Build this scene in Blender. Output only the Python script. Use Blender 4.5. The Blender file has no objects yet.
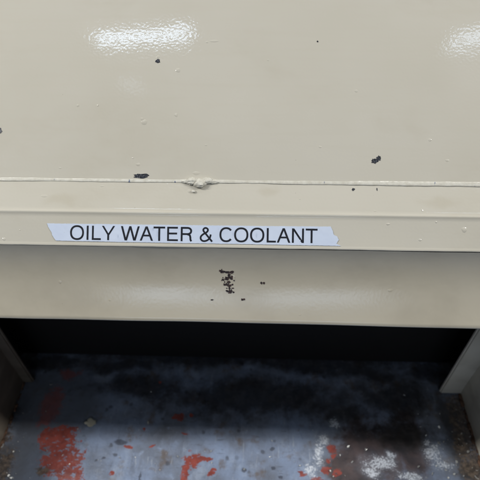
import bpy, bmesh, math, random
from mathutils import Matrix, Vector, noise as mnoise

random.seed(11)
scene = bpy.context.scene
COL = scene.collection
R = math.radians

# ------------------------------------------------------------------ camera
cam_data = bpy.data.cameras.new('camera')
cam_data.sensor_width = 36.0
cam_data.lens = 36.0
cam_data.clip_start = 0.02
cam_data.clip_end = 100
cam_data.dof.use_dof = True
cam_data.dof.focus_distance = 0.64
cam_data.dof.aperture_fstop = 5.6
cam = bpy.data.objects.new('camera', cam_data)
COL.objects.link(cam)
cam.matrix_world = Matrix.Translation((0, 0, 1.0)) @ Matrix([[0.999327, -0.015331, 0.033328], [0.034176, 0.7193, -0.693858], [-0.013336, 0.69453, 0.71934]]).to_4x4()
scene.camera = cam

# ------------------------------------------------------------------ light
world = bpy.data.worlds.new('World')
scene.world = world
world.use_nodes = True
wt = world.node_tree
bg = wt.nodes['Background']
# soft light returned by the pale workshop ceiling, kept dark low down so the underside stays dim
wco = wt.nodes.new('ShaderNodeTexCoord')
wsep = wt.nodes.new('ShaderNodeSeparateXYZ')
wmap = wt.nodes.new('ShaderNodeMapRange')
wmap.interpolation_type = 'SMOOTHSTEP'
wt.links.new(wco.outputs['Generated'], wsep.inputs[0])
wt.links.new(wsep.outputs['Z'], wmap.inputs['Value'])
wmap.inputs['From Min'].default_value = 0.55
wmap.inputs['From Max'].default_value = 1.0
wmap.inputs['To Min'].default_value = 0.004
wmap.inputs['To Max'].default_value = 0.26
wt.links.new(wmap.outputs['Result'], bg.inputs['Strength'])
bg.inputs['Color'].default_value = (0.95, 0.975, 1.0, 1)
scene.view_settings.view_transform = 'Standard'
scene.view_settings.look = 'None'
scene.view_settings.exposure = 0.0
scene.view_settings.gamma = 1.0
scene.cycles.max_bounces = 6
scene.cycles.diffuse_bounces = 3
scene.cycles.glossy_bounces = 3


def ceiling_and_fill_light(x, y, power, sx, sy, color, z=3.0):
    d = bpy.data.lights.new('ceiling_and_fill_light', 'AREA')
    d.shape = 'RECTANGLE'
    d.size, d.size_y = sx, sy
    d.energy = power
    d.color = color
    o = bpy.data.objects.new('ceiling_and_fill_light', d)
    COL.objects.link(o)
    o.location = (x, y, z)


COOL, NEUTRAL = (0.66, 0.80, 1.0), (1.0, 0.985, 0.96)
# fluorescent battens under the ceiling, plus unseen lamps added as fill
for lx, ly, lp, ln, lw, lc in ((-0.675, 0.30, 3.0, 0.55, 0.07, COOL), (1.365, 0.30, 1.6, 0.50, 0.07, COOL),
                               (-3.0, 0.30, 140, 2.2, 0.2, NEUTRAL), (3.3, 0.20, 140, 2.2, 0.2, NEUTRAL),  # unseen side lamps added to brighten floor and lid
                               (-1.7, 1.9, 10, 1.2, 0.1, NEUTRAL), (1.20, 1.9, 10, 1.2, 0.1, NEUTRAL),
                               (-1.25, -5.4, 40, 1.3, 0.25, COOL), (0.75, -5.4, 38, 1.5, 0.25, COOL)):  # far lamps added to put a sheen on the front panel
    ceiling_and_fill_light(lx, ly, lp, ln, lw, lc)
ceiling_and_fill_light(-0.74, -0.06, 0.10, 0.12, 0.08, COOL)

# measured positions on the surfaces, in metres: (u, v, radius u, radius v)
TOP_CHIPS = [[-0.13602, 0.16412, 0.00272, 0.00282], [-0.34843, 0.06563, 0.00411, 0.0033], [-0.15305, 0.00666, 0.00961, 0.00321], [0.15327, 0.02915, 0.00376, 0.00331], [0.15911, 0.03331, 0.00311, 0.00278], [0.15652, 0.03103, 0.00233, 0.00172], [0.07839, 0.19214, 0.00107, 0.00113]]
TOP_BUMPS = [[-0.24228, 0.10152, 0.00272, 0.00235], [-0.21508, 0.10168, 0.00217, 0.00193], [-0.15201, 0.07945, 0.00404, 0.0041], [-0.15484, 0.08353, 0.00242, 0.00246], [-0.1093, 0.08932, 0.00295, 0.00274], [-0.15819, 0.02187, 0.00375, 0.00242], [-0.16517, 0.03054, 0.00188, 0.00162], [-0.06819, 0.04894, 0.00266, 0.00162], [-0.06088, 0.19262, 0.00813, 0.00228], [-0.07033, 0.19118, 0.00271, 0.00199], [0.22523, 0.05818, 0.00284, 0.00239], [0.24683, 0.03126, 0.00308, 0.00211], [-0.10847, 0.15156, 0.00338, 0.0035], [-0.13623, 0.16977, 0.00272, 0.00283], [0.12933, 0.12355, 0.00289, 0.00233], [0.08223, 0.04761, 0.00262, 0.002], [-0.26295, 0.01608, 0.0027, 0.00162], [-0.08061, 0.01131, 0.0053, 0.00267], [0.01237, 0.16597, 0.00187, 0.00196]]
TOP_ROUGH = [[-0.16142, 0.11651, 0.01758, 0.01388]]
STRIP_CHIPS = [[0.1255, 0.03544, 0.00168, 0.0018], [0.1561, 0.03596, 0.00064, 0.00194]]
STRIP_BUMPS = [[-0.28094, 0.02131, 0.00535, 0.00224], [-0.08895, 0.03078, 0.00264, 0.0028], [0.21187, 0.00869, 0.00203, 0.00324], [0.15209, 0.00651, 0.00255, 0.00135], [-0.20496, 0.03635, 0.00334, 0.0017], [0.05627, 0.02156, 0.00194, 0.00138]]
STRIP_STAIN = [[0.01469, 0.0307, 0.01825, 0.01117], [-0.25886, 0.016, 0.03194, 0.0126], [0.23544, 0.01849, 0.038, 0.01092]]
FACE_BUMPS = [[0.26418, 0.02935, 0.00326, 0.00331], [0.16836, 0.03563, 0.00253, 0.00154], [-0.33056, 0.00882, 0.0032, 0.00263], [-0.30951, 0.02095, 0.00186, 0.00157], [0.20899, 0.01578, 0.00252, 0.00179], [0.22893, 0.03904, 0.00151, 0.00153], [0.07586, 0.00347, 0.00383, 0.00154], [-0.08541, 0.00868, 0.0026, 0.0013]]
FACE_CHIPS = []
LOW_CHIPS = [[-0.04467, 0.15743, 0.00347, 0.00175], [-0.03733, 0.15688, 0.00347, 0.00135], [-0.03132, 0.15766, 0.0024, 0.00162], [-0.03535, 0.15297, 0.00161, 0.00262], [-0.03805, 0.14847, 0.00349, 0.00201], [-0.04343, 0.14713, 0.00188, 0.00112], [-0.03201, 0.14983, 0.00295, 0.00178], [-0.02866, 0.14677, 0.00107, 0.00086], [-0.03604, 0.1442, 0.00148, 0.00195], [-0.04075, 0.14104, 0.00202, 0.00107], [-0.03536, 0.14043, 0.00323, 0.0014], [-0.03052, 0.14144, 0.00121, 0.00095], [-0.03467, 0.13723, 0.00135, 0.00171], [-0.03775, 0.13404, 0.00189, 0.00089], [-0.03316, 0.13366, 0.00297, 0.00122], [-0.0291, 0.13262, 0.00148, 0.00089], [0.00809, 0.1442, 0.00134, 0.00146], [0.01157, 0.14426, 0.00147, 0.00134], [-0.01699, 0.12476, 0.00216, 0.00107], [-0.01497, 0.12522, 0.00162, 0.00075], [-0.05825, 0.1237, 0.0019, 0.00053], [-0.04717, 0.15893, 0.00149, 0.00105], [-0.04494, 0.16049, 0.00057, 0.00074], [-0.04177, 0.15816, 0.00162, 0.00048], [-0.03891, 0.15666, 0.00119, 0.00079], [-0.03585, 0.15683, 0.00087, 0.00102], [-0.0372, 0.15768, 0.00149, 0.0005], [-0.03348, 0.15742, 0.00054, 0.00099], [-0.03229, 0.15607, 0.00171, 0.00098], [-0.03401, 0.15367, 0.00118, 0.00084], [-0.0346, 0.15005, 0.00137, 0.001], [-0.0346, 0.15365, 0.00097, 0.00051], [-0.03554, 0.15259, 0.0009, 0.00077], [-0.03616, 0.14846, 0.00094, 0.00057], [-0.03836, 0.14977, 0.00092, 0.00068], [-0.0396, 0.14886, 0.00171, 0.00039], [-0.04342, 0.14955, 0.00056, 0.00087], [-0.04532, 0.14591, 0.00055, 0.0004], [-0.04118, 0.14441, 0.00078, 0.00083], [-0.02806, 0.15055, 0.00095, 0.00061], [-0.03635, 0.14946, 0.00067, 0.00084], [-0.03144, 0.15162, 0.00058, 0.00099], [-0.03439, 0.14424, 0.00128, 0.00093], [-0.03866, 0.14247, 0.0012, 0.00054], [-0.03659, 0.14411, 0.00063, 0.00045], [-0.03808, 0.14434, 0.00073, 0.0004], [-0.03271, 0.14082, 0.00103, 0.00049], [-0.03871, 0.14183, 0.00109, 0.00061], [-0.03489, 0.13978, 0.00058, 0.00063], [-0.0388, 0.14113, 0.00143, 0.00092], [-0.04199, 0.14207, 0.00067, 0.00062], [-0.03219, 0.13551, 0.0009, 0.00059], [-0.03045, 0.1373, 0.00172, 0.00059], [-0.03815, 0.13704, 0.00112, 0.0005], [-0.03767, 0.13346, 0.001, 0.00088], [-0.03374, 0.13427, 0.00115, 0.00052], [-0.03521, 0.13338, 0.00149, 0.00082], [-0.03504, 0.13181, 0.00148, 0.00072], [-0.0345, 0.13492, 0.00098, 0.00073], [-0.03308, 0.13207, 0.00147, 0.00072]]
LOW_BUMPS = [[-0.02866, 0.14926, 0.00268, 0.00382], [-0.19765, 0.12157, 0.00275, 0.00159], [0.17921, 0.13834, 0.00395, 0.00229], [0.0608, 0.1101, 0.00268, 0.00149], [-0.26562, 0.14052, 0.00276, 0.00239]]
TAPE = [[-0.27381, 0.03012], [-0.27171, 0.02543], [-0.26827, 0.02024], [-0.26616, 0.01504], [-0.26135, 0.00779], [-0.17689, 0.00726], [-0.07239, 0.00707], [0.0181, 0.00693], [0.109, 0.00656], [0.10259, 0.00953], [0.10635, 0.01421], [0.10375, 0.01866], [0.09925, 0.02116], [0.09856, 0.02564], [0.0953, 0.03125], [-0.00803, 0.03066], [-0.12493, 0.03041], [-0.21688, 0.03027]]
TEXT = [-0.24285, 0.00938, 0.07833, 0.00967, 0.01856]
RED = [[-0.4002, 0.3799, 0.0375, 0.0292], [-0.3973, 0.3361, 0.0323, 0.0314], [-0.3733, 0.3446, 0.0325, 0.0237], [-0.3561, 0.3126, 0.0238, 0.0226], [-0.4299, 0.3873, 0.0168, 0.0167], [-0.3937, 0.401, 0.0254, 0.0127], [-0.1234, 0.3442, 0.018, 0.0126], [-0.114, 0.3503, 0.0141, 0.0078], [-0.0999, 0.3507, 0.0182, 0.0047], [-0.1322, 0.3325, 0.012, 0.0114], [-0.1346, 0.3193, 0.0088, 0.0149], [-0.0799, 0.3265, 0.0079, 0.0075], [-0.2563, 0.3719, 0.0083, 0.004], [-0.2269, 0.4058, 0.0042, 0.0042], [-0.2065, 0.3713, 0.0049, 0.0032], [-0.161, 0.4356, 0.0129, 0.0088], [-0.1334, 0.4386, 0.0065, 0.0044], [-0.14, 0.402, 0.0063, 0.0033], [-0.0858, 0.3511, 0.0041, 0.0029], [-0.2777, 0.3187, 0.006, 0.0038], [-0.2724, 0.2949, 0.0156, 0.0073], [0.1573, 0.3819, 0.0102, 0.0081], [0.162, 0.3682, 0.0061, 0.0099], [0.1527, 0.3543, 0.006, 0.0078], [0.1451, 0.3369, 0.0099, 0.0076], [0.166, 0.3301, 0.0098, 0.0075], [0.1279, 0.3179, 0.0136, 0.0074], [-0.2121, 0.5177, 0.0045, 0.0029], [-0.1275, 0.3636, 0.0041, 0.003], [-0.0421, 0.2823, 0.0382, 0.016], [-0.1943, 0.2725, 0.0267, 0.014], [0.0974, 0.328, 0.0079, 0.0047]]
RED_SOFT = [[-0.4402, 0.4546, 0.0307, 0.0516], [-0.4215, 0.5294, 0.0276, 0.0176], [-0.445, 0.421, 0.0215, 0.0175]]
BROWN = [[0.2478, 0.3786, 0.0847, 0.0844], [0.1963, 0.3385, 0.0512, 0.0589], [0.3124, 0.4006, 0.0511, 0.087]]
GRIME_SHADE = [[0.3105, 0.4986, 0.1048, 0.0583], [0.4169, 0.4348, 0.0334, 0.091], [0.4239, 0.3452, 0.0235, 0.0389], [-0.5352, 0.4589, 0.0487, 0.0471], [0.2416, 0.5523, 0.136, 0.0203], [-0.0098, 0.5815, 0.6031, 0.0322], [-0.3118, 0.5578, 0.1398, 0.0235], [0.1748, 0.5657, 0.1834, 0.026], [0.4002, 0.5565, 0.0678, 0.0308], [-0.4772, 0.5586, 0.094, 0.021], [0.0141, 0.4834, 0.2842, 0.0577], [-0.2557, 0.5068, 0.135, 0.0395], [0.3062, 0.4211, 0.083, 0.0525], [0.1964, 0.4568, 0.0769, 0.0318]]  # the wide ones darken the floor as the tank's shade
SCUFFS = [[-0.128, 0.01971, 0.00078, 0.00455], [-0.13398, 0.02482, 0.00065, 0.00195], [0.00053, 0.01904, 0.00064, 0.00323], [-0.02984, 0.02052, 0.00052, 0.00258], [-0.17968, 0.01503, 0.00053, 0.00195], [0.05653, 0.0128, 0.00115, 0.0009]]
RUST = [[-0.5297, 0.3762, 0.0293, 0.0595], [-0.4161, 0.3184, 0.014, 0.0113], [-0.4976, 0.3254, 0.0241, 0.039], [0.4435, 0.3458, 0.0429, 0.0469], [0.4289, 0.4039, 0.0204, 0.0734], [0.4521, 0.4211, 0.0289, 0.0891], [0.4398, 0.4725, 0.0256, 0.037]]
WHITE = [[0.2533, 0.3515, 0.0475, 0.0194], [0.2351, 0.3359, 0.0313, 0.0151], [0.2799, 0.3677, 0.016, 0.0099], [0.3618, 0.378, 0.0281, 0.0242], [0.3799, 0.3553, 0.0316, 0.0174], [0.3533, 0.4018, 0.0164, 0.0124], [0.1321, 0.3712, 0.0182, 0.0366], [0.1176, 0.3361, 0.0236, 0.0191], [0.1422, 0.3956, 0.0165, 0.0166], [0.1721, 0.4278, 0.0168, 0.0195], [0.308, 0.3306, 0.035, 0.015]]
FLAKE = [-0.3446, 0.4174, 0.0117, 0.0069]
SHAV = [[-0.457, 0.5013], [-0.3689, 0.4038], [-0.4203, 0.357], [-0.4056, 0.3301], [-0.3654, 0.3313], [-0.3851, 0.3501], [-0.3743, 0.3065], [-0.2282, 0.4908], [-0.223, 0.4198], [-0.2396, 0.4054], [-0.0849, 0.3669], [-0.0812, 0.3435], [-0.1507, 0.3531], [-0.1408, 0.4473], [-0.0168, 0.3321], [0.0349, 0.3586], [0.0837, 0.3738], [0.0393, 0.3906], [0.1547, 0.3543], [0.1529, 0.3353], [0.3299, 0.498], [0.3492, 0.4286], [0.3887, 0.4298], [0.3799, 0.3944], [0.4303, 0.4163], [0.447, 0.4106], [0.3789, 0.3439], [0.3945, 0.3369], [0.4109, 0.3337], [0.4329, 0.3493], [0.4046, 0.3598], [0.1939, 0.383], [0.1983, 0.3537], [0.1576, 0.3243], [0.2296, 0.378], [-0.4827, 0.3183], [-0.4806, 0.3071], [-0.4874, 0.3531], [-0.5146, 0.3643], [-0.4866, 0.3125], [-0.3114, 0.3425], [-0.3049, 0.3408], [0.2931, 0.3339], [0.3272, 0.348], [0.3382, 0.3279], [0.0943, 0.343], [-0.2678, 0.3477], [-0.1834, 0.3272], [0.2781, 0.3261], [0.4129, 0.42], [0.1759, 0.3666], [0.1813, 0.3268], [0.3631, 0.351], [0.3516, 0.3356], [0.434, 0.3801], [0.4254, 0.3917], [0.435, 0.3308], [0.3808, 0.3291], [-0.4733, 0.3036], [-0.468, 0.3112], [-0.4376, 0.3046]]
PITS = [[-0.2792, 0.3532, 0.0061, 0.004], [-0.3002, 0.3467, 0.0051, 0.003], [-0.0168, 0.3321, 0.006, 0.0057], [0.0406, 0.3376, 0.006, 0.0038], [0.056, 0.3213, 0.0047, 0.0037], [0.0391, 0.3745, 0.0051, 0.004], [-0.315, 0.3405, 0.004, 0.0029], [-0.2211, 0.3148, 0.0019, 0.0093], [-0.2724, 0.3795, 0.0166, 0.0061]]


# ------------------------------------------------------------------ node helpers
class NT:
    def __init__(self, name):
        self.m = bpy.data.materials.new(name)
        self.m.use_nodes = True
        self.t = self.m.node_tree
        self.b = self.t.nodes['Principled BSDF']

    def n(self, kind, **kw):
        nd = self.t.nodes.new(kind)
        for k, v in kw.items():
            setattr(nd, k, v)
        return nd

    def l(self, a, b):
        self.t.links.new(a, b)

    def put(self, sock, v):
        if hasattr(v, 'links') or isinstance(v, bpy.types.NodeSocket):
            self.l(v, sock)
        else:
            sock.default_value = v

    def math(self, op, a, b=0.0, c=0.0, clamp=False):
        nd = self.n('ShaderNodeMath', operation=op, use_clamp=clamp)
        self.put(nd.inputs[0], a)
        self.put(nd.inputs[1], b)
        if op in ('SMOOTH_MIN', 'MULTIPLY_ADD', 'COMPARE'):
            self.put(nd.inputs[2], c)
        return nd.outputs[0]

    def vec(self, op, a, b=(0, 0, 0)):
        nd = self.n('ShaderNodeVectorMath', operation=op)
        self.put(nd.inputs[0], a)
        self.put(nd.inputs[1], b)
        return nd.outputs['Value'] if op in ('LENGTH', 'DISTANCE') else nd.outputs['Vector']

    def noise(self, co, scale, detail=3.0, rough=0.55, col=False):
        nd = self.n('ShaderNodeTexNoise')
        self.l(co, nd.inputs['Vector'])
        nd.inputs['Scale'].default_value = scale
        nd.inputs['Detail'].default_value = detail
        nd.inputs['Roughness'].default_value = rough
        return nd.outputs['Color' if col else 'Fac']

    def step(self, v, lo, hi, a=0.0, b=1.0):
        nd = self.n('ShaderNodeMapRange', interpolation_type='SMOOTHSTEP')
        self.put(nd.inputs['Value'], v)
        nd.inputs['From Min'].default_value = lo
        nd.inputs['From Max'].default_value = hi
        nd.inputs['To Min'].default_value = a
        nd.inputs['To Max'].default_value = b
        return nd.outputs['Result']

    def mix(self, f, a, b):
        nd = self.n('ShaderNodeMix', data_type='RGBA')
        self.put(nd.inputs['Factor'], f)
        self.put(nd.inputs['A'], a) if False else self.put(nd.inputs[6], a)
        self.put(nd.inputs[7], b)
        return nd.outputs[2]

    def warp(self, co, scale, amt, detail=2.0):
        c = self.noise(co, scale, detail, col=True)
        c = self.vec('SUBTRACT', c, (0.5, 0.5, 0.5))
        return self.vec('ADD', co, self.vec('MULTIPLY', c, (amt, amt, 0)))

    def blobs(self, co, marks):
        """distance to the nearest ellipse, 1.0 on its outline"""
        out = None
        for (u, v, ru, rv) in marks:
            d = self.vec('SUBTRACT', co, (u, v, 0))
            d = self.vec('MULTIPLY', d, (1 / max(ru, 1e-4), 1 / max(rv, 1e-4), 0))
            d = self.vec('LENGTH', d)
            out = d if out is None else self.math('MINIMUM', out, d)
        return out

    def bump(self, h, dist, strength=1.0, normal=None):
        nd = self.n('ShaderNodeBump')
        nd.inputs['Strength'].default_value = strength
        nd.inputs['Distance'].default_value = dist
        self.put(nd.inputs['Height'], h)
        if normal is not None:
            self.l(normal, nd.inputs['Normal'])
        return nd.outputs['Normal']


CREAM = (0.615, 0.585, 0.502, 1)


def cream_paint(name, stains=(), peel=1.0, base=CREAM, rough=0.075, grime=0.0, spec=0.38):
    k = NT(name)
    uv = k.n('ShaderNodeUVMap').outputs['UV']
    # slow unevenness of the brushed coat, faint horizontal brush drag
    big = k.noise(uv, 5.0, 3)
    drag = k.noise(k.vec('MULTIPLY', uv, (3.0, 60.0, 1.0)), 2.0, 2)
    tint = lambda a, b, c: (base[0] * a, base[1] * b, base[2] * c, 1)
    col = k.mix(k.step(big, 0.3, 0.75), base, tint(0.955, 0.950, 0.930))
    col = k.mix(k.math('MULTIPLY', k.step(drag, 0.45, 0.8), 0.35), col, tint(0.95, 0.94, 0.91))
    # faint hand grime and oily smears
    sm = k.noise(k.warp(k.vec('MULTIPLY', uv, (1.0, 1.7, 1.0)), 5, 0.12, 3), 5.5, 6, 0.62)
    col = k.mix(k.step(sm, 0.50, 0.74, 0.0, 0.24 if base[0] > 0.1 else 0.0), col, (0.47, 0.42, 0.32, 1))
    # sparse specks of dirt in the paint
    vor = k.n('ShaderNodeTexVoronoi')
    k.l(uv, vor.inputs['Vector'])
    vor.inputs['Scale'].default_value = 38
    speck = k.step(vor.outputs['Distance'], 0.022, 0.034, 1.0, 0.0)
    pick = k.n('ShaderNodeSeparateColor')
    k.l(vor.outputs['Color'], pick.inputs[0])
    speck = k.math('MULTIPLY', speck, k.step(pick.outputs[0], 0.72, 0.74))
    col = k.mix(k.math('MULTIPLY', speck, 0.35), col, (0.30, 0.25, 0.18, 1))
    if grime > 0:
        g = k.noise(k.vec('MULTIPLY', uv, (1.0, 1.6, 1.0)), 9.0, 4, 0.6)
        col = k.mix(k.math('MULTIPLY', k.step(g, 0.42, 0.72), grime), col, (0.34, 0.30, 0.23, 1))
    if stains:
        d = k.blobs(k.warp(uv, 40, 0.02), stains)
        col = k.mix(k.step(d, 0.2, 1.0, 0.20, 0.0), col, (0.42, 0.36, 0.24, 1))
    # orange peel of the gloss paint
    p = k.noise(uv, 290, 0.6, 0.5)
    q = k.noise(uv, 75, 0.0, 0.5)
    h = k.math('ADD', k.math('MULTIPLY', p, 0.75), k.math('MULTIPLY', q, 0.45))
    nrm = k.bump(h, 0.000100 * peel)
    k.b.inputs['Roughness'].default_value = rough
    k.l(col, k.b.inputs['Base Color'])
    k.l(nrm, k.b.inputs['Normal'])
    k.b.inputs['IOR'].default_value = 1.45
    k.b.inputs['Specular IOR Level'].default_value = spec
    return k.m


M_TOP = cream_paint('cream_gloss_paint_lid')
M_STRIP = cream_paint('cream_gloss_paint_rim', STRIP_STAIN)
M_FACE = cream_paint('cream_gloss_paint_rim_face')
M_LOW = cream_paint('cream_gloss_paint_front', base=(0.55, 0.505, 0.405, 1), rough=0.22, grime=0.30, spec=0.8)
M_PLAIN = cream_paint('cream_gloss_paint_body', base=(0.57, 0.545, 0.465, 1), rough=0.25, grime=0.3)
M_LEG = cream_paint('cream_worn_paint_leg', base=(0.68, 0.64, 0.55, 1), rough=0.4, grime=0.55)

M_LEG_SHADED = cream_paint('shaded_leg_paint', base=(0.15, 0.122, 0.096, 1), rough=0.5, grime=0.4)  # darker copy of the leg paint, shade put into the colour
M_UNDER = cream_paint('shade_black_underside', base=(0.011, 0.010, 0.010, 1), rough=0.7, grime=0.0)  # near-black colour carries the shade of the gap below the tank


def chip_material(name, c1, c2):
    k = NT(name)
    co = k.n('ShaderNodeTexCoord').outputs['Object']
    k.l(k.mix(k.step(k.noise(co, 420, 2), 0.45, 0.62), c1, c2), k.b.inputs['Base Color'])
    k.b.inputs['Roughness'].default_value = 0.35
    k.l(k.bump(k.noise(co, 600, 2), 0.0006), k.b.inputs['Normal'])
    return k.m


M_CHIP = chip_material('dark_bare_chip', (0.012, 0.014, 0.022, 1), (0.05, 0.055, 0.07, 1))
M_SCRATCH = chip_material('brown_bare_scratch', (0.025, 0.018, 0.018, 1), (0.085, 0.050, 0.042, 1))


def bead_paint():
    k = NT('cream_paint_on_weld')
    co = k.n('ShaderNodeTexCoord').outputs['Object']
    n1 = k.noise(co, 120, 4, 0.6)
    col = k.mix(k.step(n1, 0.35, 0.7), (0.69, 0.67, 0.59, 1), (0.58, 0.555, 0.47, 1))
    w = k.vec('MULTIPLY', co, (1.0, 0.35, 0.35))
    n2 = k.noise(w, 90, 3, 0.6)
    col = k.mix(k.step(n2, 0.66, 0.70), col, (0.16, 0.19, 0.27, 1))
    k.l(col, k.b.inputs['Base Color'])
    k.b.inputs['Roughness'].default_value = 0.16
    k.l(k.bump(k.noise(co, 260, 2), 0.00035), k.b.inputs['Normal'])
    return k.m


M_BEAD = bead_paint()


def tape_material():
    k = NT('laminated_label_tape')
    uv = k.n('ShaderNodeUVMap').outputs['UV']
    n1 = k.noise(uv, 18, 4)
    col = k.mix(k.step(n1, 0.35, 0.75), (0.69, 0.77, 0.91, 1), (0.64, 0.72, 0.87, 1))
    g = k.noise(uv, 170, 3, 0.6)
    col = k.mix(k.step(g, 0.70, 0.76, 0.0, 0.35), col, (0.40, 0.36, 0.27, 1))
    k.l(col, k.b.inputs['Base Color'])
    k.b.inputs['Roughness'].default_value = 0.28
    k.l(k.bump(k.noise(uv, 60, 2), 0.0007), k.b.inputs['Normal'])
    return k.m


M_TAPE = tape_material()


def simple(name, col, rough, metal=0.0, nscale=90.0, var=0.75):
    k = NT(name)
    co = k.n('ShaderNodeTexCoord').outputs['Object']
    c2 = tuple(c * var for c in col[:3]) + (1,)
    k.l(k.mix(k.step(k.noise(co, nscale, 4), 0.35, 0.7), col, c2), k.b.inputs['Base Color'])
    k.b.inputs['Roughness'].default_value = rough
    k.b.inputs['Metallic'].default_value = metal
    k.l(k.bump(k.noise(co, nscale * 2.5, 3), 0.0008), k.b.inputs['Normal'])
    return k.m


M_INK = simple('black_print', (0.016, 0.018, 0.026, 1), 0.35)
M_RUST = simple('brown_rust', (0.16, 0.085, 0.05, 1), 0.8, nscale=140, var=0.4)
M_FLAKE = simple('cream_paint_flake', (0.58, 0.55, 0.44, 1), 0.5)
M_SHAV = simple('bright_metal_shaving', (0.78, 0.78, 0.74, 1), 0.32, 0.6)


def floor_material():
    k = NT('worn_painted_concrete')
    co = k.n('ShaderNodeTexCoord').outputs['Object']
    fine = k.noise(co, 55, 6, 0.65)
    mid = k.noise(co, 9, 5, 0.6)
    streak = k.noise(k.vec('MULTIPLY', co, (5.0, 1.2, 1.0)), 9.0, 5, 0.65)
    # grey-blue paint worn through to darker grey concrete
    col = k.mix(k.step(mid, 0.36, 0.66), (0.26, 0.325, 0.46, 1), (0.17, 0.19, 0.235, 1))
    col = k.mix(k.step(streak, 0.52, 0.75, 0.0, 0.55), col, (0.12, 0.13, 0.155, 1))
    col = k.mix(k.step(fine, 0.56, 0.72, 0.0, 0.7), col, (0.31, 0.38, 0.52, 1))
    col = k.mix(k.step(k.noise(co, 24, 4, 0.6), 0.54, 0.70, 0.0, 0.75), col, (0.15, 0.115, 0.09, 1))
    # hairline scratches and grit ground into the paint
    s1 = k.noise(k.warp(k.vec('MULTIPLY', co, (1.0, 0.12, 1.0)), 4, 0.08, 2), 160, 3, 0.6)
    col = k.mix(k.step(s1, 0.63, 0.69, 0.0, 0.45), col, (0.40, 0.44, 0.50, 1))
    s2 = k.noise(k.warp(k.vec('MULTIPLY', co, (0.10, 1.0, 1.0)), 4, 0.08, 2), 190, 3, 0.6)
    col = k.mix(k.step(s2, 0.64, 0.70, 0.0, 0.5), col, (0.085, 0.085, 0.095, 1))
    col = k.mix(k.step(k.noise(co, 380, 3, 0.7), 0.60, 0.70, 0.0, 0.6), col, (0.07, 0.065, 0.065, 1))
    # pale scuffs and small dark pocks
    sc = k.noise(k.warp(k.vec('MULTIPLY', co, (1.0, 0.7, 1.0)), 12, 0.05, 3), 16, 6, 0.7)
    col = k.mix(k.step(sc, 0.52, 0.68, 0.0, 0.45), col, (0.42, 0.48, 0.58, 1))
    vo = k.n('ShaderNodeTexVoronoi')
    k.l(k.warp(co, 90, 0.008), vo.inputs['Vector'])
    vo.inputs['Scale'].default_value = 42
    sp = k.n('ShaderNodeSeparateColor')
    k.l(vo.outputs['Color'], sp.inputs[0])
    pk = k.math('MULTIPLY', k.step(vo.outputs['Distance'], 0.10, 0.24, 0.7, 0.0), k.step(sp.outputs[0], 0.62, 0.66))
    col = k.mix(pk, col, (0.075, 0.08, 0.10, 1))
    # large dull patch at the left, brown patch to the right
    rag = k.math('MULTIPLY_ADD', k.noise(co, 38, 6, 0.7), 1.4, -0.7)
    d = k.math('ADD', k.blobs(k.warp(co, 9, 0.08, 3), BROWN), rag)
    br = k.mix(k.step(k.noise(co, 30, 5), 0.35, 0.7), (0.115, 0.082, 0.078, 1), (0.055, 0.045, 0.046, 1))
    col = k.mix(k.step(d, 0.55, 1.15, 0.95, 0.0), col, br)
    d = k.blobs(k.warp(co, 9, 0.10, 4), [(-0.46, 0.30, 0.07, 0.16), (-0.44, 0.46, 0.12, 0.09)])
    col = k.mix(k.step(d, 0.5, 1.2, 0.75, 0.0), col, (0.10, 0.11, 0.13, 1))
    # black oily grime, spread wide to paint in the shade under the tank
    d = k.math('ADD', k.blobs(k.warp(co, 8, 0.08, 3), GRIME_SHADE), rag)
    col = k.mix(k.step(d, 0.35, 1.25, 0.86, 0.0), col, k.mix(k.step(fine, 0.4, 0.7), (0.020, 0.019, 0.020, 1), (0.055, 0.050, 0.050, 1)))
    # red primer showing
    frag = k.math('MULTIPLY_ADD', k.noise(k.vec('MULTIPLY', co, (1.0, 1.5, 1.0)), 75, 6, 0.65), 2.0, -1.0)
    frag = k.math('ADD', frag, k.math('MULTIPLY_ADD', k.noise(co, 230, 4, 0.65), 1.6, -0.8))
    d = k.math('ADD', k.blobs(k.warp(co, 30, 0.020, 2), RED), frag)
    holes = k.step(k.noise(k.vec('MULTIPLY', co, (1.0, 1.9, 1.0)), 75, 4, 0.6), 0.57, 0.62, 1.0, 0.15)
    m = k.math('MULTIPLY', k.step(d, 0.86, 0.96, 1.0, 0.0), holes)
    d2 = k.math('ADD', k.blobs(k.warp(co, 40, 0.05, 5), RED_SOFT), k.math('MULTIPLY', frag, 0.7))
    m = k.math('MAXIMUM', m, k.step(d2, 0.5, 1.0, 0.6, 0.0))
    red = k.mix(k.step(fine, 0.35, 0.7), (0.33, 0.080, 0.062, 1), (0.21, 0.055, 0.046, 1))
    col = k.mix(m, col, red)
    # rusty dirt by the feet
    d = k.math('ADD', k.blobs(k.warp(co, 35, 0.03, 2), RUST), frag)
    rust = k.mix(k.step(k.noise(co, 120, 4, 0.7), 0.4, 0.65), (0.065, 0.05, 0.04, 1), (0.20, 0.15, 0.11, 1))
    col = k.mix(k.step(d, 0.45, 1.05, 0.9, 0.0), col, rust)
    # crusty white residue
    d = k.math('ADD', k.blobs(k.warp(co, 22, 0.04, 3), WHITE), rag)
    gr = k.noise(k.warp(co, 80, 0.01, 2), 300, 5, 0.78)
    soft = k.step(d, 0.1, 1.35, 1.0, 0.0)
    col = k.mix(k.math('MULTIPLY', soft, 0.30), col, (0.36, 0.42, 0.52, 1))
    crust = k.step(k.math('MULTIPLY_ADD', soft, 0.24, gr), 0.685, 0.735)
    crust = k.math('MULTIPLY', crust, k.step(soft, 0.05, 0.3))
    col = k.mix(crust, col, (0.70, 0.74, 0.80, 1))
    # little pits
    d = k.blobs(k.warp(co, 120, 0.01, 3), PITS)
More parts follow.
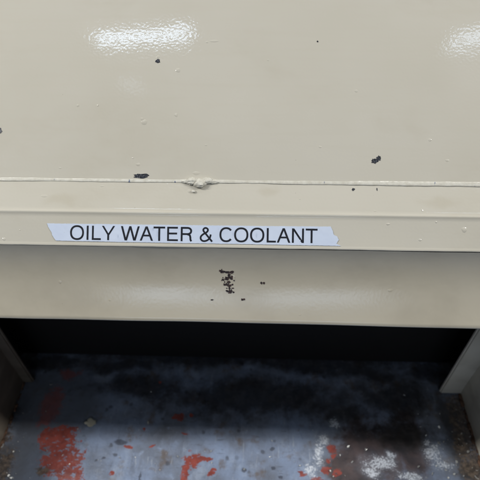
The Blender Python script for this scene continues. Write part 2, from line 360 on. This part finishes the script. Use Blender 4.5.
    col = k.mix(k.step(d, 0.6, 1.1, 0.75, 0.0), col, (0.06, 0.065, 0.085, 1))
    k.l(col, k.b.inputs['Base Color'])
    k.l(k.step(k.noise(co, 14, 3), 0.3, 0.7, 0.18, 0.42), k.b.inputs['Roughness'])
    h = k.math('ADD', k.math('MULTIPLY', fine, 0.6), k.math('MULTIPLY', mid, 1.2))
    k.l(k.bump(h, 0.0022), k.b.inputs['Normal'])
    return k.m


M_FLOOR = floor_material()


# ------------------------------------------------------------------ mesh helpers
def link(name, bm, mat, parent=None, smooth=False):
    me = bpy.data.meshes.new(name)
    bmesh.ops.recalc_face_normals(bm, faces=bm.faces) if False else None
    bm.to_mesh(me)
    bm.free()
    for mm in (mat if isinstance(mat, (list, tuple)) else [mat]):
        me.materials.append(mm)
    if smooth:
        for p in me.polygons:
            p.use_smooth = True
    o = bpy.data.objects.new(name, me)
    COL.objects.link(o)
    if parent:
        o.parent = parent
    return o


def wob(x, seed, amp, f):
    return amp * mnoise.noise(Vector((x * f, seed * 7.31, seed * 1.7)))


def sweep(profile, x0, x1, nx, jitter=None, mats=None, voff=0.0, flip=False):
    """extrude a (Y, Z) profile along X; UV = (X, length along the profile) in metres"""
    bm = bmesh.new()
    uvl = bm.loops.layers.uv.new('UVMap')
    s = [voff]
    for a, b in zip(profile, profile[1:]):
        s.append(s[-1] + math.hypot(b[0] - a[0], b[1] - a[1]))
    rows = []
    for i in range(nx + 1):
        x = x0 + (x1 - x0) * i / nx
        row = []
        for j, (y, z) in enumerate(profile):
            dy, dz = jitter(x, j) if jitter else (0, 0)
            row.append(bm.verts.new((x, y + dy, z + dz)))
        rows.append(row)
    for i in range(nx):
        for j in range(len(profile) - 1):
            vs = [(rows[i][j], i, j), (rows[i + 1][j], i + 1, j), (rows[i + 1][j + 1], i + 1, j + 1), (rows[i][j + 1], i, j + 1)]
            if flip:
                vs.reverse()
            f = bm.faces.new([v[0] for v in vs])
            for lp, v in zip(f.loops, vs):
                lp[uvl].uv = (x0 + (x1 - x0) * v[1] / nx, s[v[2]])
            if mats:
                f.material_index = mats[j]
            f.smooth = True
    return bm


def box_into(bm, x0, x1, y0, y1, z0, z1, uvl=None, mat=0):
    v = [bm.verts.new(p) for p in ((x0, y0, z0), (x1, y0, z0), (x1, y1, z0), (x0, y1, z0),
                                   (x0, y0, z1), (x1, y0, z1), (x1, y1, z1), (x0, y1, z1))]
    for idx in ((0, 3, 2, 1), (4, 5, 6, 7), (0, 1, 5, 4), (1, 2, 6, 5), (2, 3, 7, 6), (3, 0, 4, 7)):
        f = bm.faces.new([v[i] for i in idx])
        f.material_index = mat
    return v


def box_uv(bm):
    uvl = bm.loops.layers.uv.verify()
    bm.normal_update()
    for f in bm.faces:
        a = max(range(3), key=lambda i: abs(f.normal[i]))
        u, v = [(1, 2), (0, 2), (0, 1)][a]
        for lp in f.loops:
            lp[uvl].uv = (lp.vert.co[u], lp.vert.co[v])


def tag(o, label=None, cat=None, group=None, kind=None):
    for a, b in (('label', label), ('category', cat), ('group', group), ('kind', kind)):
        if b:
            o[a] = b


def add_chips(bm, marks, surf, mat, seed, lipmat=0):
    """jagged spots where the paint has gone, laid on the surface surf(u, v, height)"""
    rnd = random.Random(seed)
    for (u, v, ru, rv) in marks:
        n = 26
        ring0, ring1, radii = [], [], []
        ph = rnd.uniform(0, 9)
        for i in range(n):
            a = 2 * math.pi * i / n
            r = 1 + 0.40 * mnoise.noise(Vector((math.cos(a) * 1.4 + ph, math.sin(a) * 1.4, ph))) + rnd.uniform(-0.22, 0.22)
            radii.append(r)
            ring0.append(bm.verts.new(surf(u + ru * r * math.cos(a), v + rv * r * math.sin(a), 0.00030)))
            ring1.append(bm.verts.new(surf(u + ru * r * 1.06 * math.cos(a), v + rv * r * 1.06 * math.sin(a), -0.0012)))
        c = bm.verts.new(surf(u, v, 0.00022))
        for i in range(n):
            j = (i + 1) % n
            for vs in ((c, ring0[i], ring0[j]), (ring0[i], ring1[i], ring1[j], ring0[j])):
                bm.faces.new(vs).material_index = mat
        if min(ru, rv) < 0.0036:
            continue
        # lifted lip of paint round the bare spot
        lip = []
        for i in range(n):
            a = 2 * math.pi * i / n
            rr = [1.0, 1.07, 1.22 + rnd.uniform(-0.06, 0.1)]
            hh = [0.0001, 0.00055 + rnd.uniform(0, 0.0003), -0.0003]
            rad_ = radii[i]
            lip.append([bm.verts.new(surf(u + ru * rad_ * f_ * math.cos(a), v + rv * rad_ * f_ * math.sin(a), h_)) for f_, h_ in zip(rr, hh)])
        for i in range(n):
            j = (i + 1) % n
            for k in range(2):
                f = bm.faces.new((lip[i][k], lip[i][k + 1], lip[j][k + 1], lip[j][k]))
                f.material_index = lipmat
                f.smooth = True


def add_bumps(bm, uvl, marks, surf, mat, seed, height=0.17):
    """runs and pimples in the paint"""
    rnd = random.Random(seed)
    for (u, v, ru, rv) in marks:
        n, m = 14, 5
        ph = rnd.uniform(0, 9)
        hh = height * min(ru, rv)
        rows = []
        for k in range(m + 1):
            t = 1.25 * (1 - k / m)
            row = []
            for i in range(n if k < m else 1):
                a = 2 * math.pi * i / n
                r = t * (1 + 0.35 * mnoise.noise(Vector((math.cos(a) + ph, math.sin(a), ph))))
                uu, vv = u + ru * r * math.cos(a), v + rv * r * math.sin(a)
                row.append((bm.verts.new(surf(uu, vv, -0.0004 + (hh + 0.0004) * (1 - min(1, t / 1.25) ** 2))), uu, vv))
            rows.append(row)
        for k in range(m):
            for i in range(n):
                j = (i + 1) % n
                q = [rows[k][i], rows[k][j]] + ([rows[k + 1][j], rows[k + 1][i]] if k + 1 < m else [rows[m][0]])
                f = bm.faces.new([w[0] for w in q])
                f.material_index = mat
                f.smooth = True
                for lp, w in zip(f.loops, q):
                    lp[uvl].uv = (w[1], w[2])


# ------------------------------------------------------------------ floor
bm = bmesh.new()
vs = [bm.verts.new(p) for p in ((-4, -3, 0), (4, -3, 0), (4, 5, 0), (-4, 5, 0))]
bm.faces.new(vs)
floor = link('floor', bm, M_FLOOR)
tag(floor, 'worn concrete floor with grey blue paint, red patches and white residue', 'floor', kind='structure')

# ------------------------------------------------------------------ tank
XL, XR = -0.72, 0.66
YB = 1.30
tank = bpy.data.objects.new('waste_tank', None)
COL.objects.link(tank)
tank.location = (0, 0, 0)
tag(tank, 'cream painted steel waste tank with a taped label on its rim', 'tank')

L0 = Vector((0.42104, 0.54584))
L1 = Vector((0.45458, 0.57712))
S1 = Vector((0.49327, 0.59857))
SA, FA = 29, 43


def d2(a):
    return Vector((math.cos(R(a)), math.sin(R(a))))


def fillet(p, a_in, a_out, r, n=5):
    """rounded corner between the direction arriving at p and the one leaving it (Y, Z)"""
    out = []
    A = p - d2(a_in) * r
    B = p + d2(a_out) * r
    for i in range(n + 1):
        t = i / n
        out.append(tuple((1 - t) ** 2 * A + 2 * t * (1 - t) * p + t * t * B))
    return out


# sloping lid
bm = bmesh.new()
uvl = bm.loops.layers.uv.new('UVMap')
nx, ns, SL = 120, 60, 0.58
t2 = d2(37)
n2 = Vector((-t2.y, t2.x))


def lid_pt(x, s, h):
    dent = 0.0008 * mnoise.noise(Vector((x * 6, s * 7, 3.1))) + 0.0002 * mnoise.noise(Vector((x * 17, s * 20, 8.1)))
    bow = 0.008 * (1 - (1 - max(0.0, min(1.0, s / 0.25))) ** 2)      # the plate steepens towards the seam
    p = S1 + t2 * s + n2 * (dent + h + bow)
    return (x, p.x, p.y)


rows = []
for i in range(nx + 1):
    x = XL + (XR - XL) * i / nx
    row = []
    for j in range(ns + 1):
        s = -0.004 + (SL + 0.004) * j / ns
        row.append((bm.verts.new(lid_pt(x, s, 0.0)), x, s))
    rows.append(row)
for i in range(nx):
    for j in range(ns):
        q = [rows[i][j], rows[i + 1][j], rows[i + 1][j + 1], rows[i][j + 1]]
        f = bm.faces.new([v[0] for v in q])
        f.smooth = True
        for lp, v in zip(f.loops, q):
            lp[uvl].uv = (v[1], v[2])
add_bumps(bm, uvl, TOP_BUMPS, lid_pt, 0, 1)
add_chips(bm, TOP_CHIPS, lid_pt, 1, 2)
link('sloping_lid', bm, [M_TOP, M_CHIP], tank)
LT = S1 + t2 * SL + n2 * 0.008

# rim: face with the label below, flat ledge above, returned lip underneath
prof = [(L0.x + 0.008, L0.y - 0.0009), (L0.x + 0.0034, L0.y - 0.0009)]
prof += fillet(L0 + d2(FA) * 0.0001, 180, FA + 14, 0.0030)
prof += [tuple(L0 + d2(FA) * 0.0050)]
face_end = len(prof)
# the folded edge carries a slight ridge of paint
Q = lambda s, h: tuple(L1 + d2((FA + SA) / 2) * s + Vector((-d2((FA + SA) / 2).y, d2((FA + SA) / 2).x)) * h)
prof += [tuple(L0 + d2(FA) * 0.0065), tuple(L1 - d2(FA) * 0.0070), tuple(L1 - d2(FA) * 0.0040), Q(-0.0020, 0.0004), Q(-0.0009, 0.0010), Q(0.0, 0.0012), Q(0.0009, 0.0010), Q(0.0020, 0.0004), tuple(L1 + d2(SA) * 0.0040), tuple(L1 + d2(SA) * 0.0065)]
edge_end = len(prof)
prof += [tuple(S1 + d2(SA) * 0.006)]
# UV is set so that v = 0 on the face at L0 and v = 0 on the ledge at L1
bm = bmesh.new()
uvl = bm.loops.layers.uv.new('UVMap')
nx = 260
rows = []
for i in range(nx + 1):
    x = XL + (XR - XL) * i / nx
    row = []
    for j, (y, z) in enumerate(prof):
        e = 1.0 if j < face_end else 0.45
        dy = wob(x, 1 + (j >= face_end), 0.0004 * e, 9) + wob(x, 4, 0.00018 * e, 60)
        dz = wob(x, 2 + (j >= face_end), 0.0004 * e, 11) + wob(x, 5, 0.00018 * e, 75)
        row.append(bm.verts.new((x, y + dy, z + dz)))
    rows.append(row)
mid_j = face_end + 3
for i in range(nx):
    for j in range(len(prof) - 1):
        ids = [(i, j), (i + 1, j), (i + 1, j + 1), (i, j + 1)]
        f = bm.faces.new([rows[a][b] for a, b in ids])
        f.smooth = True
        led = j >= mid_j
        f.material_index = 1 if led else 0
        for lp, (a, b) in zip(f.loops, ids):
            p = Vector(prof[b])
            v = (p - L1).dot(d2(SA)) if led else (p - L0).dot(d2(FA))
            lp[uvl].uv = (XL + (XR - XL) * a / nx, v)


def rim_shift(x, ledge):
    e = 0.45 if ledge else 1.0
    return Vector((wob(x, 1 + ledge, 0.0004 * e, 9) + wob(x, 4, 0.00018 * e, 60),
                   wob(x, 2 + ledge, 0.0004 * e, 11) + wob(x, 5, 0.00018 * e, 75)))


def flat_pt(origin, ang, ledge):
    t, nrm = d2(ang), Vector((-d2(ang).y, d2(ang).x))

    def pt(x, s, h):
        p = origin + t * s + nrm * h + rim_shift(x, ledge)
        return (x, p.x, p.y)
    return pt


ledge_pt, face_pt = flat_pt(L1, SA, True), flat_pt(L0, FA, False)
add_bumps(bm, uvl, STRIP_BUMPS, ledge_pt, 1, 3)
add_bumps(bm, uvl, FACE_BUMPS, face_pt, 0, 4)
add_chips(bm, STRIP_CHIPS, ledge_pt, 2, 5, 1)
add_chips(bm, FACE_CHIPS, face_pt, 2, 6)
link('rim', bm, [M_FACE, M_STRIP, M_CHIP], tank)

# painted weld bead between lid and rim, with a lump of filler on it
bm = bmesh.new()
nx, nr = 700, 14
rows = []
for i in range(nx + 1):
    x = XL + (XR - XL) * i / nx
    r = 0.0022 + wob(x, 11, 0.0007, 14) + wob(x, 12, 0.0003, 90) + 0.0005 * (x > 0) * min(1, x * 4)
    cy = S1.x + 0.0004 + wob(x, 13, 0.0007, 16)
    cz = S1.y + 0.0003 + wob(x, 14, 0.0003, 22)
    row = []
    for k in range(nr):
        a = 2 * math.pi * k / nr
        p = d2(24) * (1.35 * r * math.cos(a)) + Vector((-d2(24).y, d2(24).x)) * (0.42 * r * math.sin(a))
        row.append(bm.verts.new((x, cy + p.x, cz + p.y)))
    rows.append(row)
for i in range(nx):
    for k in range(nr):
        f = bm.faces.new((rows[i][k], rows[i + 1][k], rows[i + 1][(k + 1) % nr], rows[i][(k + 1) % nr]))
        f.smooth = True
bm.normal_update()
bead = link('weld_bead', bm, M_BEAD, tank)

bm = bmesh.new()
for (x, dy, dz, sx, sy, sz) in ((-0.0850, -0.0005, 0.001, 0.0085, 0.0058, 0.0042), (-0.0745, -0.0030, 0.0, 0.0090, 0.0078, 0.0046),
                                (-0.0655, 0.0005, 0.001, 0.0085, 0.0052, 0.0040), (-0.0570, 0.0, 0.0, 0.0070, 0.0036, 0.0026),
                                (-0.0935, 0.0, 0.0, 0.0070, 0.0034, 0.0026), (-0.083, -0.0130, -0.0058, 0.0028, 0.0022, 0.0012)):
    g = bmesh.ops.create_icosphere(bm, subdivisions=4, radius=1.0)
    for v in g['verts']:
        n = 1 + 0.22 * mnoise.noise(v.co * 1.7 + Vector((x * 300, 0, 0))) + 0.15 * mnoise.noise(v.co * 5 + Vector((x * 300, 2, 0)))
        v.co = Vector((x + v.co.x * sx * n, S1.x + dy + v.co.y * sy * n, S1.y + dz + v.co.z * sz * n))
for f in bm.faces:
    f.smooth = True
lump = link('filler_lump', bm, M_BEAD, bead)
tag(lump, 'rough lump of filler painted over on the seam')

# front panel, set back under the rim, edge rolled under at the bottom
PY = 0.4350


ZB = 0.4489


def front_shift(x, z):
    return 0.0016 * mnoise.noise(Vector((x * 7, z * 9, 5.5)))


def front_pt(x, s, h):
    z = s + 0.3533
    y = PY
    for (ya, za), (y2, z2) in zip(PROF_FRONT, PROF_FRONT[1:]):
        if z2 <= z <= za:
            y = ya + (y2 - ya) * (za - z) / max(1e-6, za - z2)
    return (x, y + front_shift(x, z) - h, z)


prof = []
y, z = L0.x + 0.0012, L0.y + 0.0006
NP = 30
for i in range(NP + 1):
    prof.append((y, z))
    t = i / NP
    a = 85 - 31 * min(1.0, t / 0.60) - 10 * max(0.0, (t - 0.60) / 0.40)
    dz = (L0.y + 0.0006 - ZB - 0.006) / NP
    z -= dz
    y -= dz / math.tan(R(a))
yb, zb = prof[-1]
for a in (20, 45, 70, 90):
    prof.append((yb + 0.006 * (1 - math.cos(R(a))) , zb - 0.006 * math.sin(R(a))))
prof += [(yb + 0.02, zb - 0.006), (PY + 0.031, zb - 0.006)]
PROF_FRONT = prof[:NP + 1]
k0 = NP
bm = bmesh.new()
uvl = bm.loops.layers.uv.new('UVMap')
nx = 120
rows = []
for i in range(nx + 1):
    x = XL + (XR - XL) * i / nx
    row = []
    for j, (y, z) in enumerate(prof):
        dy = front_shift(x, z)
        dz = wob(x, 21, 0.0010, 5) if j > k0 else 0
        row.append(bm.verts.new((x, y + dy, z + dz)))
    rows.append(row)
for i in range(nx):
    for j in range(len(prof) - 1):
        ids = [(i, j), (i + 1, j), (i + 1, j + 1), (i, j + 1)]
        f = bm.faces.new([rows[a][b] for a, b in ids])
        f.smooth = True
        for lp, (a, b) in zip(f.loops, ids):
            lp[uvl].uv = (XL + (XR - XL) * a / nx, prof[b][1] - 0.3533)
add_bumps(bm, uvl, LOW_BUMPS, front_pt, 0, 7)
add_chips(bm, LOW_CHIPS, front_pt, 1, 8)
link('front_panel', bm, [M_LOW, M_SCRATCH], tank)

# the rest of the shell
bm = bmesh.new()
side = [(PY + 0.032, ZB + 0.0032), (PY + 0.003, ZB + 0.0032), (PY + 0.003, L0.y - 0.003), (L0.x + 0.004, L0.y + 0.001), (L1.x + 0.002, L1.y - 0.003),
        (S1.x + 0.003, S1.y - 0.003), (LT.x, LT.y - 0.003), (YB, LT.y - 0.003), (YB, ZB + 0.0032)]
for x, s in ((XL, 1), (XR, -1)):
    v = [bm.verts.new((x + 0.002 * s, y, z)) for y, z in side]
    bm.faces.new(v if s > 0 else v[::-1])
for (a, b) in (((LT.x, LT.y), (YB, LT.y)), ((YB, LT.y), (YB, ZB + 0.001))):
    v = [bm.verts.new((x, p[0], p[1])) for x, p in ((XL, a), (XR, a), (XR, b), (XL, b))]
    bm.faces.new(v)
box_uv(bm)
link('tank_shell', bm, M_PLAIN, tank)
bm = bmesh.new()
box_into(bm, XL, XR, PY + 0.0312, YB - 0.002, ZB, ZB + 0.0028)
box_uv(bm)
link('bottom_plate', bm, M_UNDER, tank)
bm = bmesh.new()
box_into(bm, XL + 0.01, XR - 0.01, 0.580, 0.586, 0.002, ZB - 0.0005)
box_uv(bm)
link('added_back_plate', bm, M_UNDER, tank)  # black plate added behind the gap to keep it dark


# legs: a plate running back under the tank, a toe plate in front of it
def leg(inner, outer, toe, toe_h, seed, mat):
    sgn = 1 if outer > inner else -1
    root_bm = bmesh.new()
    x0, x1 = sorted((inner, outer))
    box_into(root_bm, x0, x1, 0.505, 0.514, 0.0, ZB - 0.001)
    bmesh.ops.bevel(root_bm, geom=[e for e in root_bm.edges], offset=0.003, segments=2, affect='EDGES')
    box_uv(root_bm)
    lg = link('leg', root_bm, mat, tank)
    # toe plate with a ragged, rust eaten bottom edge
    bm = bmesh.new()
    n = 90
    t0, t1 = sorted((toe, toe + sgn * 0.008))
    for k in range(2):
        pass
    rows = []
    for i in range(n + 1):
        y = 0.18 + (0.5045 - 0.18) * i / n
        zb = 0.001 + 0.007 * abs(mnoise.noise(Vector((y * 60, seed, 0)))) + 0.004 * abs(mnoise.noise(Vector((y * 190, seed, 4))))
        zt = toe_h * min(1.0, 0.35 + 0.65 * i / (n * 0.7))
        rows.append([bm.verts.new((xx, y, zz)) for xx, zz in ((t0, zb), (t0, 0.018), (t0, zt), (t1, zt), (t1, 0.018), (t1, zb))])
    for i in range(n):
        for k in range(6):
            f = bm.faces.new((rows[i][k], rows[i][(k + 1) % 6], rows[i + 1][(k + 1) % 6], rows[i + 1][k]))
    bm.faces.new(rows[0][::-1])
    bm.faces.new(rows[-1])
    bmesh.ops.recalc_face_normals(bm, faces=bm.faces)
    box_uv(bm)
    tp = link('toe_plate', bm, mat, lg)
    # crust of rust along the foot
    bm = bmesh.new()
    rnd = random.Random(seed)
    for i in range(46):
        y = rnd.uniform(0.24, 0.50)
        r = rnd.uniform(0.002, 0.0055)
        g = bmesh.ops.create_icosphere(bm, subdivisions=2, radius=r)
        cx = toe - sgn * rnd.uniform(-0.001, 0.004)
        for v in g['verts']:
            k = 1 + 0.5 * mnoise.noise(v.co * 400 + Vector((i, 0, 0)))
            v.co = Vector((cx + v.co.x * k * 0.8, y + v.co.y * k * 1.5, max(0.0005, r * 0.35 + v.co.z * k * 0.8)))
    for f in bm.faces:
        f.smooth = True
    link('rust_crust', bm, M_RUST, lg)
    return lg


leg(0.408, 0.62, 0.4535, 0.30, 5, M_LEG)
leg(-0.4965, -0.68, -0.5195, 0.30, 9, M_LEG_SHADED)

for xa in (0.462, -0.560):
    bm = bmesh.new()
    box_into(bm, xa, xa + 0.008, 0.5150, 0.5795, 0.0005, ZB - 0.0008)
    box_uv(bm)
    link('light_stop_plate', bm, M_UNDER, tank)  # added to block light leaking in behind the legs
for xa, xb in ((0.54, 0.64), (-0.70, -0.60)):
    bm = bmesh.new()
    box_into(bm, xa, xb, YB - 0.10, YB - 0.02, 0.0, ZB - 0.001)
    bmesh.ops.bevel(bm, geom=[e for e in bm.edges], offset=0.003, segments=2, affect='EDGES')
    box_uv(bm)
    link('leg', bm, M_LEG_SHADED, tank)

# ------------------------------------------------------------------ label
ft = d2(FA)
fn = Vector((-ft.y, ft.x))


def onface(u, s, h):
    p = L0 + ft * s + fn * (h + 0.0004)
    return (u, p.x, p.y)


bm = bmesh.new()
uvl = bm.loops.layers.uv.new('UVMap')
pts = []
P = TAPE
for i in range(len(P)):
    a, b = P[i], P[(i + 1) % len(P)]
    L = math.hypot(b[0] - a[0], b[1] - a[1])
    m = max(1, int(L / 0.0015))
    for k in range(m):
        t = k / m
        jg = 0.0003 if L < 0.02 else 0.00018
        pts.append((a[0] + (b[0] - a[0]) * t + random.uniform(-jg, jg), a[1] + (b[1] - a[1]) * t + random.uniform(-jg, jg)))
TH = 0.00022
top = [bm.verts.new(onface(u, s, TH)) for u, s in pts]
bot = [bm.verts.new(onface(u, s, 0.0)) for u, s in pts]
f = bm.faces.new(top)
nn = len(pts)
for i in range(nn):
    bm.faces.new((top[i], bot[i], bot[(i + 1) % nn], top[(i + 1) % nn]))
bmesh.ops.recalc_face_normals(bm, faces=bm.faces)
for f in bm.faces:
    for lp in f.loops:
        c = lp.vert.co
        lp[uvl].uv = (c.x, (Vector((c.y, c.z)) - L0).dot(ft))
for (u, s_, du, ds) in SCUFFS:
    q = [bm.verts.new(onface(u + a * du, s_ + b * ds, TH + 0.0003)) for a, b in ((-0.5, -0.9), (0.4, -1.0), (0.6, 0.2), (0.3, 1.0), (-0.4, 0.7), (-0.6, -0.1))]
    f = bm.faces.new(q)
    for lp in f.loops:
        lp[uvl].uv = (u, s_)
label = link('label_tape', bm, M_TAPE, tank)
tag(label, 'pale blue label tape with black capitals OILY WATER & COOLANT, right end torn')

# lettering, drawn as strokes in em units (cap height 0.72)
ST = 0.094
CAP = 0.72


def ring(cx, cy, rx, ry, a0, a1, w, n=40, ex=2.25):
    def pt(a, gx, gy):
        c, s = math.cos(R(a)), math.sin(R(a))
        return (cx + gx * math.copysign(abs(c) ** (2 / ex), c), cy + gy * math.copysign(abs(s) ** (2 / ex), s))
    q = []
    for i in range(n):
        a, b = a0 + (a1 - a0) * i / n, a0 + (a1 - a0) * (i + 1) / n
        q.append([pt(a, rx, ry), pt(b, rx, ry), pt(b, rx - w, ry - w), pt(a, rx - w, ry - w)])
    return q


def bar(x0, y0, x1, y1):
    return [[(x0, y0), (x1, y0), (x1, y1), (x0, y1)]]


def diag(xa, ya, xb, yb, w=ST * 1.06):
    return [[(xa, ya), (xa + w, ya), (xb + w, yb), (xb, yb)]]


def ribbon(pp, w):
    L, Rr = [], []
    for i, p in enumerate(pp):
        a = Vector(pp[max(0, i - 1)])
        b = Vector(pp[min(len(pp) - 1, i + 1)])
        t = (b - a).normalized()
        n = Vector((-t.y, t.x)) * w / 2
        L.append(tuple(Vector(p) + n))
        Rr.append(tuple(Vector(p) - n))
    return [[L[i], L[i + 1], Rr[i + 1], Rr[i]] for i in range(len(pp) - 1)]


def smooth_path(cp, n=10):
    out = []
    for i in range(len(cp) - 1):
        p0, p1, p2, p3 = (Vector(cp[max(0, i - 1)]), Vector(cp[i]), Vector(cp[i + 1]), Vector(cp[min(len(cp) - 1, i + 2)]))
        for k in range(n):
            t = k / n
            out.append(tuple(0.5 * ((2 * p1) + (p2 - p0) * t + (2 * p0 - 5 * p1 + 4 * p2 - p3) * t * t + (3 * p1 - p0 - 3 * p2 + p3) * t ** 3)))
    out.append(tuple(cp[-1]))
    return out


def glyph(ch):
    w = ST
    if ch == 'O':
        return 0.778, ring(0.389, 0.36, 0.348, 0.376, 0, 360, w)
    if ch == 'C':
        return 0.722, ring(0.375, 0.36, 0.330, 0.376, 38, 322, w, 34)
    if ch == 'I':
        return 0.278, bar(0.139 - w / 2, 0, 0.139 + w / 2, CAP)
    if ch == 'L':
        return 0.556, bar(0.075, 0, 0.075 + w, CAP) + bar(0.075 + w, 0, 0.525, w)
    if ch == 'T':
        return 0.611, bar(0.306 - w / 2, 0, 0.306 + w / 2, CAP - w) + bar(0.02, CAP - w, 0.592, CAP)
    if ch == 'E':
        return 0.667, bar(0.085, 0, 0.085 + w, CAP) + bar(0.085 + w, 0, 0.62, w) + bar(0.085 + w, CAP - w, 0.61, CAP) + bar(0.085 + w, 0.335, 0.575, 0.335 + w)
    if ch == 'N':
        return 0.722, bar(0.078, 0, 0.078 + w, CAP) + bar(0.565, 0, 0.565 + w, CAP) + diag(0.078, CAP, 0.553, 0, w * 1.15)
    if ch == 'A':
        return 0.667, diag(0.012, 0, 0.288, CAP) + diag(0.570, 0, 0.294, CAP) + bar(0.16, 0.215, 0.50, 0.215 + w * 0.95)
    if ch == 'Y':
        return 0.667, diag(0.012, CAP, 0.290, 0.27) + diag(0.570, CAP, 0.296, 0.27) + bar(0.334 - w / 2, 0, 0.334 + w / 2, 0.30)
    if ch == 'W':
        return 0.944, (diag(0.015, CAP, 0.205, 0) + diag(0.428, CAP, 0.225, 0) + diag(0.432, CAP, 0.632, 0) + diag(0.847, CAP, 0.655, 0))
    if ch == 'R':
        q = bar(0.088, 0, 0.088 + w, CAP) + bar(0.088 + w, CAP - w, 0.40, CAP) + bar(0.088 + w, 0.315, 0.40, 0.315 + w)
        q += ring(0.40, 0.5175, 0.245, 0.2025, -90, 90, w, 18)
        q += ribbon(smooth_path([(0.42, 0.345), (0.525, 0.31), (0.560, 0.21), (0.570, 0.09), (0.610, 0.0)]), w)
        return 0.722, q
    if ch == '&':
        path = [(0.635, 0.0), (0.50, 0.165), (0.34, 0.36), (0.205, 0.535), (0.215, 0.635), (0.305, 0.685), (0.400, 0.640),
                (0.415, 0.545), (0.33, 0.445), (0.19, 0.365), (0.085, 0.255), (0.075, 0.135), (0.15, 0.045), (0.28, 0.025),
                (0.43, 0.09), (0.53, 0.22), (0.56, 0.36)]
        return 0.667, ribbon(smooth_path(path), w * 0.95)
    return 0.278, []


u0, s0, u1, s1, cap = TEXT
txt = 'OILY WATER & COOLANT'
total = sum(glyph(c)[0] for c in txt) - 0.04
em = (u1 - u0) / (total - 0.03)
bm = bmesh.new()
penx = -0.035
lay = 0
for ch in txt:
    adv, quads = glyph(ch)
    for qd in quads:
        lay += 1
        vs = []
        for (x, y) in qd:
            u = u0 + (penx + x) * em
            s = s0 + (s1 - s0) * (u - u0) / (u1 - u0) + y / CAP * cap
            vs.append(bm.verts.new(onface(u, s, TH + 0.00006 + (lay % 7) * 0.000012)))
        a = (vs[1].co - vs[0].co).cross(vs[2].co - vs[0].co)
        if a.y > 0:
            vs.reverse()
        bm.faces.new(vs)
    penx += adv
link('lettering', bm, M_INK, label)

# ------------------------------------------------------------------ bits on the floor
def flake_mesh(rx, ry, th, seed, n=22, curl=0.0):
    rnd = random.Random(seed)
    bm = bmesh.new()
    rad = [1 + 0.45 * mnoise.noise(Vector((math.cos(2 * math.pi * i / n) * 1.3, math.sin(2 * math.pi * i / n) * 1.3, seed * 3.7)))
           + rnd.uniform(-0.16, 0.16) for i in range(n)]
    tp, bt = [], []
    for i in range(n):
        a = 2 * math.pi * i / n
        x, y = rx * rad[i] * math.cos(a), ry * rad[i] * math.sin(a)
        z = curl * (x / rx) ** 2 + rnd.uniform(0, th * 0.6)
        tp.append(bm.verts.new((x, y, z + th)))
        bt.append(bm.verts.new((x * 0.96, y * 0.96, z * 0.5)))
    c = bm.verts.new((0, 0, th * 1.4))
    d = bm.verts.new((0, 0, 0))
    for i in range(n):
        j = (i + 1) % n
        bm.faces.new((c, tp[i], tp[j]))
        bm.faces.new((tp[i], bt[i], bt[j], tp[j]))
        bm.faces.new((d, bt[j], bt[i]))
    return bm


u, v, ru, rv = FLAKE
fk = link('paint_flake', flake_mesh(ru, rv, 0.0016, 4, curl=0.0012), M_FLAKE)
fk.location = (u, v, 0.0008)
tag(fk, 'large chip of cream paint lying on the floor beside the red patch', 'paint flake')

protos = []
for s in range(5):
    rx = (0.0040, 0.0026, 0.0050, 0.0030, 0.0022)[s]
    ry = (0.0016, 0.0020, 0.0012, 0.0011, 0.0016)[s]
    o = link('metal_shaving', flake_mesh(rx, ry, 0.0007, 20 + s, 11, curl=0.0012), M_SHAV)
    tag(o, 'tiny bright metal shaving scattered on the worn floor', 'shaving', 'metal shavings scattered on the floor')
    protos.append(o)
rnd = random.Random(3)
spots = [tuple(p) for p in SHAV]
for k in range(70):                                     # finer grit gathers along the feet and at the front
    if k < 38:
        spots.append((0.452 - abs(rnd.gauss(0, 0.05)), rnd.uniform(0.29, 0.47)))
    elif k < 54:
        spots.append((-0.515 + abs(rnd.gauss(0, 0.035)), rnd.uniform(0.29, 0.44)))
    else:
        spots.append((rnd.uniform(-0.45, 0.4), rnd.uniform(0.29, 0.42)))
for i, (x, y) in enumerate(spots):
    o = protos[i] if i < 5 else protos[rnd.randrange(5)].copy()
    if i >= 5:
        COL.objects.link(o)
    o.location = (x, y, 0.0010)
    o.rotation_euler = (rnd.uniform(-0.6, 0.6), rnd.uniform(-0.6, 0.6), rnd.uniform(0, 6.28))
    k = 0.3 + 0.95 * rnd.random() ** 1.8 if i < len(SHAV) else rnd.uniform(0.18, 0.5)
    o.scale = (k * rnd.uniform(0.6, 1.2), k * rnd.uniform(0.7, 1.5), k)
